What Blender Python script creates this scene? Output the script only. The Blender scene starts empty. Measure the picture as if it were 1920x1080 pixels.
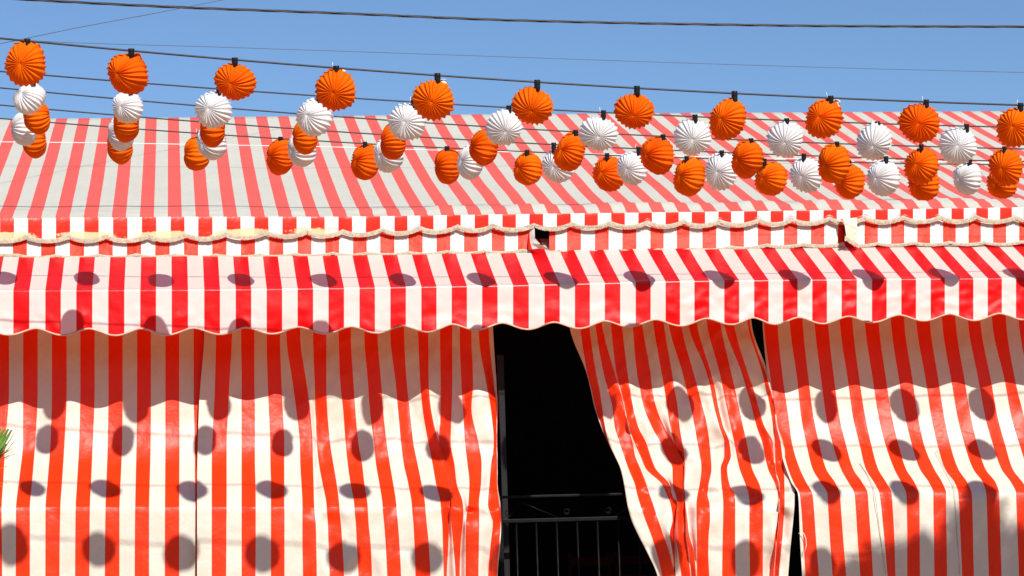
import bpy, bmesh, math, random
import numpy as np
from mathutils import Vector, Matrix, noise as mnoise
random.seed(7); rng = np.random.default_rng(7)
sc = bpy.context.scene; COL = sc.collection
CZ = 1.3                                     # camera height over the ground

# ------------------------------------------------------------------ camera
F = 4000.0; YAW = math.radians(9.1); PIT = math.radians(7.3); RHO = 0.03
fw = np.array([math.sin(YAW)*math.cos(PIT), math.cos(YAW)*math.cos(PIT), math.sin(PIT)])
r0 = np.array([math.cos(YAW), -math.sin(YAW), 0.0]); u0 = np.cross(r0, fw)
rt = math.cos(RHO)*r0 - math.sin(RHO)*u0; ut = math.sin(RHO)*r0 + math.cos(RHO)*u0
def at(px, py, Y):
    """world point seen at photo pixel (px,py) at distance Y from the camera plane"""
    d = fw + rt*(px-960)/F + ut*(540-py)/F
    p = d*(Y/d[1]); p[2] += CZ
    return p
cam = bpy.data.cameras.new('camera'); cam.lens = 36*F/1920; cam.sensor_width = 36
cam.clip_start = 0.05; cam.clip_end = 3000
co = bpy.data.objects.new('camera', cam); COL.objects.link(co)
co.matrix_world = Matrix(((rt[0], ut[0], -fw[0], 0), (rt[1], ut[1], -fw[1], 0), (rt[2], ut[2], -fw[2], CZ), (0, 0, 0, 1)))
sc.camera = co

# ------------------------------------------------------------------ light
TAZ, TEL = 0.26, 0.75
az = math.atan(TAZ); el = math.atan(TEL*math.cos(az))
SUN = Vector((math.sin(az)*math.cos(el), -math.cos(az)*math.cos(el), math.sin(el)))
sl = bpy.data.lights.new('sun', 'SUN'); sl.energy = 4.6; sl.angle = math.radians(0.55); sl.color = (1.0, 0.955, 0.89)
so = bpy.data.objects.new('sun', sl); COL.objects.link(so)
so.rotation_euler = SUN.to_track_quat('Z', 'Y').to_euler(); so.location = (4, -10, 12)
w = bpy.data.worlds.new('World'); sc.world = w; w.use_nodes = True
nt = w.node_tree; nt.nodes.clear()
sky = nt.nodes.new('ShaderNodeTexSky'); sky.sky_type = 'NISHITA'; sky.sun_disc = False
sky.sun_elevation = el; sky.sun_rotation = math.pi - az
sky.air_density = 1.0; sky.dust_density = 0.35; sky.ozone_density = 6.5; sky.altitude = 50
bg = nt.nodes.new('ShaderNodeBackground'); bg.inputs['Strength'].default_value = 0.106
wo = nt.nodes.new('ShaderNodeOutputWorld')
nt.links.new(sky.outputs[0], bg.inputs[0]); nt.links.new(bg.outputs[0], wo.inputs[0])
sc.view_settings.view_transform = 'Standard'; sc.view_settings.look = 'None'
sc.view_settings.exposure = 0.15; sc.view_settings.gamma = 1.0; sc.view_settings.use_curve_mapping = False
sc.render.engine = 'CYCLES'
sc.cycles.max_bounces = 8; sc.cycles.diffuse_bounces = 5; sc.cycles.transmission_bounces = 5

# ------------------------------------------------------------------ materials
def newmat(name):
    m = bpy.data.materials.new(name); m.use_nodes = True
    t = m.node_tree; t.nodes.clear()
    out = t.nodes.new('ShaderNodeOutputMaterial')
    return m, t, out
def N(t, typ, **kw):
    n = t.nodes.new(typ)
    for k, v in kw.items():
        if k in n.inputs.keys(): n.inputs[k].default_value = v
        else: setattr(n, k, v)
    return n
def L(t, a, b): t.links.new(a, b)
def math_(t, op, a, b=None):
    n = t.nodes.new('ShaderNodeMath'); n.operation = op
    for i, v in enumerate((a, b)):
        if v is None: continue
        if isinstance(v, (int, float)): n.inputs[i].default_value = v
        else: L(t, v, n.inputs[i])
    return n.outputs[0]
def mixc(t, fac, a, b):
    n = t.nodes.new('ShaderNodeMix'); n.data_type = 'RGBA'
    for s, v in ((0, fac), (6, a), (7, b)):
        if hasattr(v, 'links'): L(t, v, n.inputs[s])
        elif isinstance(v, (int, float)): n.inputs[s].default_value = v
        else: n.inputs[s].default_value = (*v, 1)
    return n.outputs[2]
def striped(name, red, white, rough=0.42, spec=0.5, trans=0.0, tcol=None, bump=0.25, bscale=7.0, dirt=0.12, wear=False, weave=0.05, coat=0.0, inside=None):
    """canvas whose red and white stripes follow the UV layer 'stripe'"""
    m, t, out = newmat(name)
    uv = N(t, 'ShaderNodeUVMap', uv_map='stripe'); sp = N(t, 'ShaderNodeSeparateXYZ'); L(t, uv.outputs[0], sp.inputs[0])
    tc = N(t, 'ShaderNodeTexCoord')
    fr = math_(t, 'FRACT', sp.outputs[0])
    isr = math_(t, 'LESS_THAN', fr, 0.5)
    # cloth tone: faded zones and grime
    n1 = N(t, 'ShaderNodeTexNoise', Scale=2.3, Detail=6.0, Roughness=0.6); L(t, tc.outputs['Object'], n1.inputs['Vector'])
    n2 = N(t, 'ShaderNodeTexNoise', Scale=38.0, Detail=4.0, Roughness=0.65); L(t, tc.outputs['Object'], n2.inputs['Vector'])
    mp = N(t, 'ShaderNodeMapping'); mp.inputs['Scale'].default_value = (9.0, 9.0, 1.1); L(t, tc.outputs['Object'], mp.inputs['Vector'])
    n3 = N(t, 'ShaderNodeTexNoise', Scale=1.6, Detail=5.0); L(t, mp.outputs[0], n3.inputs['Vector'])
    d = math_(t, 'ADD', math_(t, 'MULTIPLY', n1.outputs[0], 0.5), math_(t, 'MULTIPLY', n3.outputs[0], 0.5))
    r1 = N(t, 'ShaderNodeMapRange'); r1.inputs[1].default_value = 0.42; r1.inputs[2].default_value = 0.68; L(t, d, r1.inputs[0])
    f1 = math_(t, 'MULTIPLY', r1.outputs[0], dirt)
    grime = tuple(c*k for c, k in zip(white, (0.80, 0.74, 0.62)))
    rdark = tuple(c*0.78 for c in red)
    cw = mixc(t, f1, white, grime); cr = mixc(t, math_(t, 'MULTIPLY', r1.outputs[0], dirt*1.4), red, rdark)
    c = mixc(t, isr, cw, cr)
    f2 = N(t, 'ShaderNodeMapRange'); f2.inputs[1].default_value = 0.3; f2.inputs[2].default_value = 0.7; f2.inputs[3].default_value = 1-weave; f2.inputs[4].default_value = 1.0
    L(t, n2.outputs[0], f2.inputs[0])
    mul = N(t, 'ShaderNodeMix', data_type='RGBA', blend_type='MULTIPLY'); mul.inputs[0].default_value = 1
    L(t, c, mul.inputs[6]); L(t, f2.outputs[0], mul.inputs[7]); c = mul.outputs[2]
    if wear:
        at_ = N(t, 'ShaderNodeAttribute', attribute_name='wear')
        nw = N(t, 'ShaderNodeTexNoise', Scale=34.0, Detail=5.0, Roughness=0.7); L(t, tc.outputs['Object'], nw.inputs['Vector'])
        s = math_(t, 'ADD', at_.outputs['Fac'], math_(t, 'MULTIPLY', math_(t, 'SUBTRACT', nw.outputs[0], 0.5), 1.3))
        wr = N(t, 'ShaderNodeMapRange'); wr.inputs[1].default_value = 0.44; wr.inputs[2].default_value = 0.6; L(t, s, wr.inputs[0])
        base = mixc(t, isr, (0.80, 0.62, 0.34), (0.86, 0.50, 0.26))
        c = mixc(t, wr.outputs[0], c, base)
    if inside:                                           # inner face tinted to darken and warm the awning's shade
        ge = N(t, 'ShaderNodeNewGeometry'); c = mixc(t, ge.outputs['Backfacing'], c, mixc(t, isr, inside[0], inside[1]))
    p = N(t, 'ShaderNodeBsdfPrincipled', Roughness=rough); p.inputs['Specular IOR Level'].default_value = spec
    p.inputs['Coat Weight'].default_value = coat; p.inputs['Coat Roughness'].default_value = 0.22
    L(t, c, p.inputs['Base Color'])
    # creases of plasticised cloth
    v = N(t, 'ShaderNodeTexVoronoi', Scale=bscale*0.55, feature='DISTANCE_TO_EDGE')
    nd = N(t, 'ShaderNodeTexNoise', Scale=3.0, Detail=3.0); L(t, tc.outputs['Object'], nd.inputs['Vector'])
    va = N(t, 'ShaderNodeVectorMath', operation='ADD'); L(t, tc.outputs['Object'], va.inputs[0])
    vs = N(t, 'ShaderNodeVectorMath', operation='SCALE'); vs.inputs['Scale'].default_value = 0.55; L(t, nd.outputs['Color'], vs.inputs[0]); L(t, vs.outputs[0], va.inputs[1])
    L(t, va.outputs[0], v.inputs['Vector'])
    vr = N(t, 'ShaderNodeMapRange'); vr.inputs[1].default_value = 0.0; vr.inputs[2].default_value = 0.09; L(t, v.outputs['Distance'], vr.inputs[0])
    nb = N(t, 'ShaderNodeTexNoise', Scale=bscale, Detail=4.0, Roughness=0.55); L(t, tc.outputs['Object'], nb.inputs['Vector'])
    hh = math_(t, 'ADD', math_(t, 'MULTIPLY', nb.outputs[0], 1.0), math_(t, 'MULTIPLY', vr.outputs[0], 0.05))
    b = N(t, 'ShaderNodeBump', Strength=bump, Distance=0.05); L(t, hh, b.inputs['Height']); L(t, b.outputs[0], p.inputs['Normal'])
    if trans > 0:
        tr = N(t, 'ShaderNodeBsdfTranslucent')
        L(t, mixc(t, isr, tcol[0], tcol[1]), tr.inputs['Color'])
        mx = N(t, 'ShaderNodeMixShader'); mx.inputs[0].default_value = trans
        L(t, p.outputs[0], mx.inputs[1]); L(t, tr.outputs[0], mx.inputs[2]); L(t, mx.outputs[0], out.inputs[0])
    else: L(t, p.outputs[0], out.inputs[0])
    return m
def plain(name, col, rough=0.6, spec=0.4, var=0.15, scale=8.0, bump=0.0, metallic=0.0, trans=0.0, tcol=None, bd=0.01, each=0.0):
    m, t, out = newmat(name)
    tc = N(t, 'ShaderNodeTexCoord'); n = N(t, 'ShaderNodeTexNoise', Scale=scale, Detail=6.0); L(t, tc.outputs['Object'], n.inputs['Vector'])
    r = N(t, 'ShaderNodeMapRange'); r.inputs[1].default_value = 0.3; r.inputs[2].default_value = 0.7; L(t, n.outputs[0], r.inputs[0])
    c = mixc(t, r.outputs[0], tuple(x*(1-var) for x in col), tuple(min(1, x*(1+var)) for x in col))
    if each:                                             # every copy faded a little differently
        oi = N(t, 'ShaderNodeObjectInfo'); hs = N(t, 'ShaderNodeHueSaturation'); L(t, c, hs.inputs['Color'])
        mr = N(t, 'ShaderNodeMapRange'); mr.inputs[3].default_value = 0.5-0.022*each; mr.inputs[4].default_value = 0.5+0.02*each; L(t, oi.outputs['Random'], mr.inputs[0]); L(t, mr.outputs[0], hs.inputs['Hue'])
        m2 = N(t, 'ShaderNodeMapRange'); m2.inputs[3].default_value = 1.0; m2.inputs[4].default_value = 1-0.14*each; L(t, math_(t, 'FRACT', math_(t, 'MULTIPLY', oi.outputs['Random'], 7.3)), m2.inputs[0]); L(t, m2.outputs[0], hs.inputs['Value']); c = hs.outputs[0]
    p = N(t, 'ShaderNodeBsdfPrincipled', Roughness=rough, Metallic=metallic); p.inputs['Specular IOR Level'].default_value = spec
    L(t, c, p.inputs['Base Color'])
    if bump: 
        b = N(t, 'ShaderNodeBump', Strength=bump, Distance=bd); L(t, n.outputs[0], b.inputs['Height']); L(t, b.outputs[0], p.inputs['Normal'])
    if trans:
        tr = N(t, 'ShaderNodeBsdfTranslucent'); tr.inputs['Color'].default_value = (*tcol, 1)
        mx = N(t, 'ShaderNodeMixShader'); mx.inputs[0].default_value = trans
        L(t, p.outputs[0], mx.inputs[1]); L(t, tr.outputs[0], mx.inputs[2]); L(t, mx.outputs[0], out.inputs[0])
    else: L(t, p.outputs[0], out.inputs[0])
    return m
M = {}
CURT_R, CURT_W = (0.94, 0.036, 0.0025), (0.69, 0.645, 0.545)
M['roof'] = striped('faded roof canvas', (0.78, 0.115, 0.088), (0.595, 0.565, 0.475), rough=0.62, spec=0.3, bump=0.12, bscale=3.5, dirt=0.25, weave=0.06)
M['band'] = striped('valance vinyl worn', (0.90, 0.026, 0.006), (0.74, 0.715, 0.645), rough=0.40, bump=0.28, dirt=0.15, wear=True)
M['band2'] = striped('valance vinyl', (0.92, 0.034, 0.006), (0.74, 0.72, 0.66), rough=0.45, spec=0.18, bump=0.16, bscale=9, dirt=0.06)
AWT = ((1.0, 0.17, 0.006), (0.80, 0.010, 0.002)); AWB = ((0.44, 0.105, 0.022), (0.40, 0.006, 0.002))  # see-through and inner-face tints, chosen to warm the shade under the awning
M['awn'] = striped('awning top vinyl', (0.98, 0.008, 0.014), (0.97, 0.96, 0.84), rough=0.34, spec=0.6, bump=0.10, bscale=6, dirt=0.06, trans=0.38, tcol=AWT, inside=AWB)
M['val'] = striped('awning valance vinyl', (0.98, 0.001, 0.003), (0.97, 0.96, 0.90), rough=0.42, spec=0.28, bump=0.12, bscale=5, dirt=0.06, trans=0.38, tcol=AWT, inside=AWB)
M['curt'] = striped('curtain vinyl', CURT_R, CURT_W, rough=0.42, spec=0.30, bump=0.26, bscale=5.0, dirt=0.22)
M['fringe'] = plain('beige fringe', (0.52, 0.44, 0.32), rough=0.9, spec=0.1, var=0.25, scale=60)
M['trim'] = plain('peach piping', (0.70, 0.42, 0.30), rough=0.5, var=0.2, scale=20)
M['cable'] = plain('black cable', (0.018, 0.018, 0.022), rough=0.45, spec=0.5)
M['thin'] = plain('grey wire', (0.10, 0.11, 0.14), rough=0.5)
M['rope'] = plain('white rope', (0.85, 0.84, 0.80), rough=0.8)
M['socket'] = plain('black bakelite', (0.007, 0.007, 0.009), rough=0.5, spec=0.35)
M['orange'] = plain('orange paper', (1.0, 0.155, 0.0003), rough=0.7, spec=0.10, var=0.14, scale=11, each=0.2, trans=0.22, tcol=(1.0, 0.008, 0.0))
M['white'] = plain('white paper', (0.86, 0.86, 0.86), rough=0.75, spec=0.15, var=0.05, scale=11, each=0.25, trans=0.25, tcol=(0.85, 0.83, 0.82))
M['bulb'] = plain('opal bulb', (0.85, 0.85, 0.82), rough=0.2)
M['iron'] = plain('black painted iron', (0.0025, 0.0028, 0.0032), rough=0.5, spec=0.16, var=0.4, scale=30, bump=0.3, bd=0.003)
M['post'] = plain('grey steel', (0.009, 0.0095, 0.010), rough=0.6, spec=0.25, var=0.25, scale=20)
M['dark'] = plain('blackened interior cloth', (0.012, 0.011, 0.011), rough=0.9, spec=0.1)  # near-black colour stands in for the unlit interior
M['floor'] = plain('blackened boards', (0.018, 0.015, 0.013), rough=0.9, spec=0.05, scale=4)  # colour darkened so sun on the floor leaves the interior black
M['chair'] = plain('red lacquered wood', (0.06, 0.004, 0.003), rough=0.6, spec=0.1)
M['wicker'] = plain('rush seat', (0.05, 0.02, 0.01), rough=0.8)
M['sand'] = plain('ochre sand', (0.50, 0.305, 0.165), rough=0.95, spec=0.1, scale=1.5, bump=0.4)
M['leaf'] = plain('tree leaf', (0.06, 0.10, 0.025), rough=0.5, var=0.4, scale=3, trans=0.25, tcol=(0.18, 0.28, 0.04))
M['frond'] = plain('palm leaf', (0.13, 0.27, 0.04), rough=0.45, var=0.4, scale=14, trans=0.2, tcol=(0.2, 0.35, 0.05))
M['bark'] = plain('bark', (0.16, 0.115, 0.08), rough=0.9, var=0.35, scale=9, bump=0.6)
M['wood'] = plain('pine beam', (0.30, 0.20, 0.11), rough=0.7, var=0.3, scale=5)
M['clay'] = plain('terracotta', (0.40, 0.16, 0.08), rough=0.8)
M['seam_shade'] = plain('seam shadow brown', (0.46, 0.40, 0.30), rough=0.8)  # brown tone stands in for the seam's shadow line

# ------------------------------------------------------------------ object helpers
def link(name, me, mat, parent=None, smooth=True):
    if mat: me.materials.append(mat)
    if smooth:
        me.polygons.foreach_set('use_smooth', np.ones(len(me.polygons), bool))
    me.update()
    o = bpy.data.objects.new(name, me); COL.objects.link(o)
    if parent:
        o.parent = parent; o.matrix_parent_inverse = parent.matrix_world.inverted() if parent.type == 'EMPTY' else Matrix()
    return o
def tag(o, label=None, cat=None, group=None, kind=None):
    if label: o['label'] = label
    if cat: o['category'] = cat
    if group: o['group'] = group
    if kind: o['kind'] = kind
    return o
def empty(name, loc, label, cat, group=None):
    o = bpy.data.objects.new(name, None); COL.objects.link(o)
    o.location = loc; o.empty_display_size = 0.1
    o.matrix_world = Matrix.Translation(loc)
    return tag(o, label, cat, group)
def mesh(name, verts, faces):
    me = bpy.data.meshes.new(name); me.from_pydata([tuple(map(float, v)) for v in verts], [], faces); return me
def grid(name, Pts, mat, parent=None, U=None, V=None, wear=None, smooth=True, hole=None):
    """Pts [nr][nc][3]; U,V arrays -> UV layer 'stripe'"""
    nr, nc = Pts.shape[:2]
    idx = np.arange(nr*nc).reshape(nr, nc)
    q = np.stack([idx[:-1, :-1], idx[:-1, 1:], idx[1:, 1:], idx[1:, :-1]], -1).reshape(-1, 4)
    if hole is not None: q = q[~hole.reshape(-1)]
    me = mesh(name, Pts.reshape(-1, 3), q.tolist())
    if U is not None:
        uvl = me.uv_layers.new(name='stripe')
        vi = np.zeros(len(me.loops), np.int32); me.loops.foreach_get('vertex_index', vi)
        uv = np.stack([U.reshape(-1)[vi], V.reshape(-1)[vi]], -1).astype(np.float32)
        uvl.data.foreach_set('uv', uv.reshape(-1))
    if wear is not None:
        a = me.attributes.new('wear', 'FLOAT', 'POINT'); a.data.foreach_set('value', wear.reshape(-1).astype(np.float32))
    return link(name, me, mat, parent, smooth)
def pchip(x, y, xi):
    x = np.asarray(x, float); y = np.asarray(y, float); xi = np.clip(np.asarray(xi, float), x[0], x[-1])
    h = np.diff(x); d = np.diff(y)/h; m = np.zeros_like(y)
    for i in range(1, len(x)-1):
        if d[i-1]*d[i] > 0:
            w1 = 2*h[i]+h[i-1]; w2 = h[i]+2*h[i-1]; m[i] = (w1+w2)/(w1/d[i-1]+w2/d[i])
    m[0] = d[0]; m[-1] = d[-1]
    k = np.clip(np.searchsorted(x, xi)-1, 0, len(h)-1); s = (xi-x[k])/h[k]
    return (y[k]*(1+2*s)*(1-s)**2 + h[k]*m[k]*s*(1-s)**2 + y[k+1]*s*s*(3-2*s) + h[k]*m[k+1]*s*s*(s-1))
def lin(x, xp, fp):
    """linear interpolation with linear extrapolation"""
    xp = np.asarray(xp, float); fp = np.asarray(fp, float); x = np.asarray(x, float)
    r = np.interp(x, xp, fp)
    r = np.where(x < xp[0], fp[0]+(x-xp[0])*(fp[1]-fp[0])/(xp[1]-xp[0]), r)
    return np.where(x > xp[-1], fp[-1]+(x-xp[-1])*(fp[-1]-fp[-2])/(xp[-1]-xp[-2]), r)
def tube_geo(pts, rad, seg=8, V=None, Fc=None, cap=True):
    V = [] if V is None else V; Fc = [] if Fc is None else Fc
    pts = [Vector(p) for p in pts]; n = len(pts); b = len(V)
    rads = rad if hasattr(rad, '__len__') else [rad]*n
    for i, p in enumerate(pts):
        d = (pts[min(i+1, n-1)]-pts[max(i-1, 0)]).normalized()
        a = d.cross(Vector((0, 0, 1)) if abs(d.z) < 0.9 else Vector((1, 0, 0))).normalized(); c = d.cross(a)
        for k in range(seg):
            t = 2*math.pi*k/seg; V.append(p+(a*math.cos(t)+c*math.sin(t))*rads[i])
    for i in range(n-1):
        for k in range(seg):
            Fc.append((b+i*seg+k, b+i*seg+(k+1) % seg, b+(i+1)*seg+(k+1) % seg, b+(i+1)*seg+k))
    if cap:
        Fc.append(tuple(b+k for k in range(seg))[::-1]); Fc.append(tuple(b+(n-1)*seg+k for k in range(seg)))
    return V, Fc
def tube(name, pts, rad, mat, parent=None, seg=8):
    V, Fc = tube_geo(pts, rad, seg); return link(name, mesh(name, V, Fc), mat, parent)
def box_geo(c, s, V=None, Fc=None, bev=0.0):
    bm = bmesh.new(); bmesh.ops.create_cube(bm, size=1)
    for v in bm.verts: v.co = Vector((v.co.x*s[0]+c[0], v.co.y*s[1]+c[1], v.co.z*s[2]+c[2]))
    if bev: bmesh.ops.bevel(bm, geom=bm.edges[:], offset=bev, segments=2, affect='EDGES', profile=0.6)
    return bm
def box(name, c, s, mat, parent=None, bev=0.004):
    bm = box_geo(c, s, bev=bev); me = bpy.data.meshes.new(name); bm.to_mesh(me); bm.free()
    return link(name, me, mat, parent, False)
def nz(x, y, z, s): return mnoise.noise(Vector((x*s, y*s, z*s)))

# ------------------------------------------------------------------ setting
tag(box('ground', (0, 300, -0.5), (900, 900, 1.0), M['sand'], bev=0), kind='structure')

# unseen tents added behind the camera to block low sky and bounce warm light
opp = empty('added_facing_tents', (0, -7, 0), 'unseen row of striped tents behind the viewer, added to block low sky', 'tent')
Xo = np.arange(-34, 38.1, 0.1); prof = [(-4.5, 0.0), (-4.5, 3.6), (-7.5, 6.3), (-10.5, 3.6), (-10.5, 0.0)]
Po = np.array([[(x, y, z) for x in Xo] for y, z in prof]); Uo = np.tile(Xo/0.2, (5, 1)); Vo = Uo*0
OPPMAT = striped('facing canvas', (0.55, 0.03, 0.01), (0.50, 0.36, 0.24), rough=0.7, spec=0.2)
grid('canvas', Po, OPPMAT, opp, Uo, Vo, smooth=False)
# ------------------------------------------------------------------ tent
tent = empty('striped_tent', (2.5, 14.4, 0), 'red and white striped fair tent with faded sloping canvas roof and scalloped fringed valances', 'tent')
YE, YR = 14.35, 18.0
# eave line and ridge line as measured
EX = [-400, 0, 330, 650, 970, 1290, 1600, 1920, 2400]; EYp = [414, 410, 407, 407, 402, 398, 394, 389, 382]
RX = [-600, 0, 357, 643, 843, 1082, 1433, 1920, 2500]; RYp = [226, 223, 220, 217, 215, 213, 211, 208, 205]
def line_z(xs, ys, Y, X):
    P = np.array([at(a, b, Y) for a, b in zip(xs, ys)]); return lin(X, P[:, 0], P[:, 2])
PR = 0.1856; X0R = -1.144
nu, ns = 4, 46
ur = np.arange(-14, 60, 1/nu); s = np.concatenate([np.linspace(0, 0.14, 18)[:-1], np.linspace(0.14, 1, 29)])
Xr = X0R + ur*PR
zE = line_z(EX, EYp, YE, Xr); zR = line_z(RX, RYp, YR, Xr)
Pt = np.zeros((len(s), len(ur), 3)); U = np.zeros((len(s), len(ur))); V = U.copy()
for i, a in enumerate(s):
    for j, X in enumerate(Xr):
        Y = YE + (YR-YE)*a
        z = zE[j]*(1-a) + zR[j]*a
        z -= 0.035*math.sin(math.pi*a)*(0.6+0.4*math.sin(X*1.1)) 
        z += 0.012*nz(X, Y, 3, 1.7)*min(1, a*12)*min(1, (1-a)*8)
        k = math.exp(-((a-0.045)/0.026)**2)                      # slack roll of canvas lying along the eave beam
        grow = min(1, max(0, (X-0.9)/1.6))*0.75+0.25
        z += k*(0.036*grow*(0.75+0.9*nz(X*1.3, 0, 7, 2.2)))
        z += 0.016*nz(X*2.0, a*30, 1, 2.0)*math.exp(-(a/0.07)**2)*min(1, a*40)
        Pt[i, j] = (X, Y, z); U[i, j] = ur[j]; V[i, j] = a*4
back = Pt[-1:].copy(); back[..., 1] += 3.6; back[..., 2] -= 1.5
crest = Pt[-1:].copy(); crest[..., 1] += 0.03; crest[..., 2] -= 0.004
Pt = np.concatenate([Pt, crest, back]); U = np.concatenate([U, U[-1:], U[-1:]]); V = np.concatenate([V, V[-1:]+0.1, V[-1:]+4])
grid('roof', Pt, M['roof'], tent, U, V)

# measured stripe starts of the two hanging bands, the awning and its valance (photo pixels)
b1 = [52.5,105,158,212,266,320,371.6,425,477,529.6,583,634.5,686,739.7,788,837.6,890,942,992.6,1044,1096,1146,1197,1248,1297,1347,1395,1445,1493,1544,1594,1641.5,1688,1736,1784,1830.5,1875]
b2 = [24,77,130.6,184.7,238,291,345,398,451.5,504.7,558,610,662,713,766,818.7,870,922,971,1020,1063,1115.5,1167,1219.5,1269,1317,1369,1421,1470,1520.5,1571,1621,1671,1720,1768,1816,1862,1911]
val = [25,85,143,203,263,322,383,442,500,558,616,674,732,790,847,904,962,1021,1078,1134,1192,1248,1302,1358,1414,1468,1523,1578,1635,1690,1745,1798,1852,1905]
pk1x = [-28,50,130,199,278,349,425,499,576,643,715.6,788,858,923.5,1001,1072,1145.6,1214,1281,1349,1422.6,1484.5,1555,1622,1693,1762,1830,1904,1980]
pk1y = [440.5,440,439.5,439.5,439,437,435,432,431,430,427,424,421,419.5,418.6,416,414.5,413,412,411,409,408,406,405,404,403.5,403.5,404,404]
pk2x = [34,105,184,256,330,404,488,550,624,690,765,838,908,980,1048,1110,1170,1234,1300,1370,1438,1506,1580,1645,1712,1780,1845,1912]
pk2y = [476.5,477,476.5,475.5,475.5,476,475.5,474,473,472,471,469.5,468.5,467,468.5,468.5,468,466,464,461,457,455.5,455,454.5,453,452.5,452.5,452]
def scallop(x, kx, ky, depth, sharp=0.75):
    """y of a scalloped hem hanging between the raised points kx"""
    kx = np.asarray(kx, float); x = np.asarray(x, float)
    xs = np.clip(x, kx[0], kx[-1]-1e-6); k = np.clip(np.searchsorted(kx, xs, side='right')-1, 0, len(kx)-2)
    ph = (xs-kx[k])/(kx[k+1]-kx[k])
    return lin(x, kx, ky) + depth*np.sin(math.pi*ph)**sharp
def fringe_obj(name, xs, ys, Y, length, parent, seed, lift=0.0):
    """braid with hanging threads along pixel curve (xs,ys)"""
    rg = random.Random(seed); V = []; Fc = []
    n = len(xs); Ya = Y if hasattr(Y, '__len__') else [Y]*n
    for i in range(n):
        V.append(at(xs[i], ys[i]-1.0, Ya[i]-0.002)); V.append(at(xs[i], ys[i]+length*0.22, Ya[i]-0.006)); V.append(at(xs[i], ys[i]+length*0.78, Ya[i]-0.004))
    for i in range(n-1): Fc.append((3*i, 3*i+1, 3*i+4, 3*i+3)); Fc.append((3*i+1, 3*i+2, 3*i+5, 3*i+4))
    px = xs[0]
    while px < xs[-1]:
        y0 = np.interp(px, xs, ys); Yl = float(np.interp(px, xs, Ya))
        wd = rg.uniform(1.2, 2.2); ln = length*rg.uniform(0.9, 1.1); dx = rg.uniform(-0.7, 0.7); b = len(V); dz = rg.uniform(-0.0035, 0.001)
        V.append(at(px, y0+length*0.25, Yl-0.0065)); V.append(at(px+wd, y0+length*0.25, Yl-0.0065))
        V.append(at(px+wd*0.9+dx, y0+ln, Yl-0.005+dz)); V.append(at(px+dx, y0+ln, Yl-0.005+dz))
        Fc.append((b, b+1, b+2, b+3)); px += rg.uniform(1.1, 1.9)
    return link(name, mesh(name, V, Fc), M['fringe'], parent, False)

# upper valance: turned down over the eave beam
def band(name, ub, x0, x1, ytop, ybot, Ytop, Ybot, mat, parent, wearf=None, rows=16, step=2.0, ripple=0.012, seed=1, hem=None):
    xs = np.arange(x0, x1+0.1, step); k = np.arange(len(ub)); uu = lin(xs, ub, k)
    Pt = np.zeros((rows, len(xs), 3)); U = np.zeros((rows, len(xs))); Vv = U.copy(); W = U.copy()
    for i in range(rows):
        a = i/(rows-1)
        for j, x in enumerate(xs):
            yt, yb = ytop(x), ybot(x)
            Y = Ytop + (Ybot-Ytop)*a**1.4 + ripple*a*mnoise.noise(Vector((x*0.012, a*1.1+seed*5, seed))) + ripple*0.45*a*mnoise.noise(Vector((x*0.05, a*2.5, seed+9)))
            shear = (1-a)*0.0
            Pt[i, j] = at(x+shear, yt+(yb-yt)*a, Y); U[i, j] = uu[j]; Vv[i, j] = a
            if wearf: W[i, j] = wearf(x, yt+(yb-yt)*a)
    return grid(name, Pt, mat, parent, U, Vv, W if wearf else None)
ey = lambda x: float(lin(x, EX, EYp))
s1 = lambda x: float(scallop(x, pk1x, pk1y, 9.0))
def wear1(x, y):
    pk = float(lin(x, pk1x, pk1y)); s_ = (y-(pk-7.5))/6.0
    amt = max(0.0, min(1.0, (700-x)/160.0)); amt = max(amt, 0.33*max(0, math.sin(x*0.05)) if 700 < x < 960 else 0)
    if x > 1250: amt = 0.25*max(0, math.sin(x*0.021))
    return max(0, min(1, s_))*amt*(0.72+0.4*math.sin(x*0.043+1))
uval = empty('dummy', (0, 0, 0), None, None); bpy.data.objects.remove(uval)
ov = band('upper_valance', b1, -120, 2040, lambda x: ey(x)-0.5, s1, 14.345, 14.235, M['band'], tent, wear1, rows=16, ripple=0.005, seed=1)
xs = np.arange(-120, 2040, 3.0)
fringe_obj('fringe', xs, [s1(x) for x in xs], 14.229, 7.2, ov, 3)
# lower valance: two torn lengths, a gap between them and a second tear further right
s2 = lambda x: float(scallop(x, pk2x, pk2y, 4.2))
def lower(x0, x1, name, topf, seed, botf=s2):
    o = band(name, b2, x0, x1, topf, botf, 14.268, 14.235, M['band2'], tent, None, rows=12, ripple=0.008, seed=seed)
    return o
tp = lambda x: s1(x)-4
l1 = lower(-120, 992, 'lower_valance', tp, 2)
xs = np.arange(-120, 996, 3.0); fringe_obj('fringe', xs, [s2(x) for x in xs], 14.226, 4.6, l1, 4)
l2 = lower(1030, 1572, 'lower_valance', tp, 3)
xs = np.arange(1034, 1586, 3.0); fringe_obj('fringe', xs, [s2(x) for x in xs], 14.226, 5.5, l2, 5)
l3 = lower(1606, 2040, 'lower_valance', tp, 4)
xs = np.arange(1606, 2040, 3.0); fringe_obj('fringe', xs, [s2(x) for x in xs], 14.226, 5.0, l3, 6)
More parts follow.
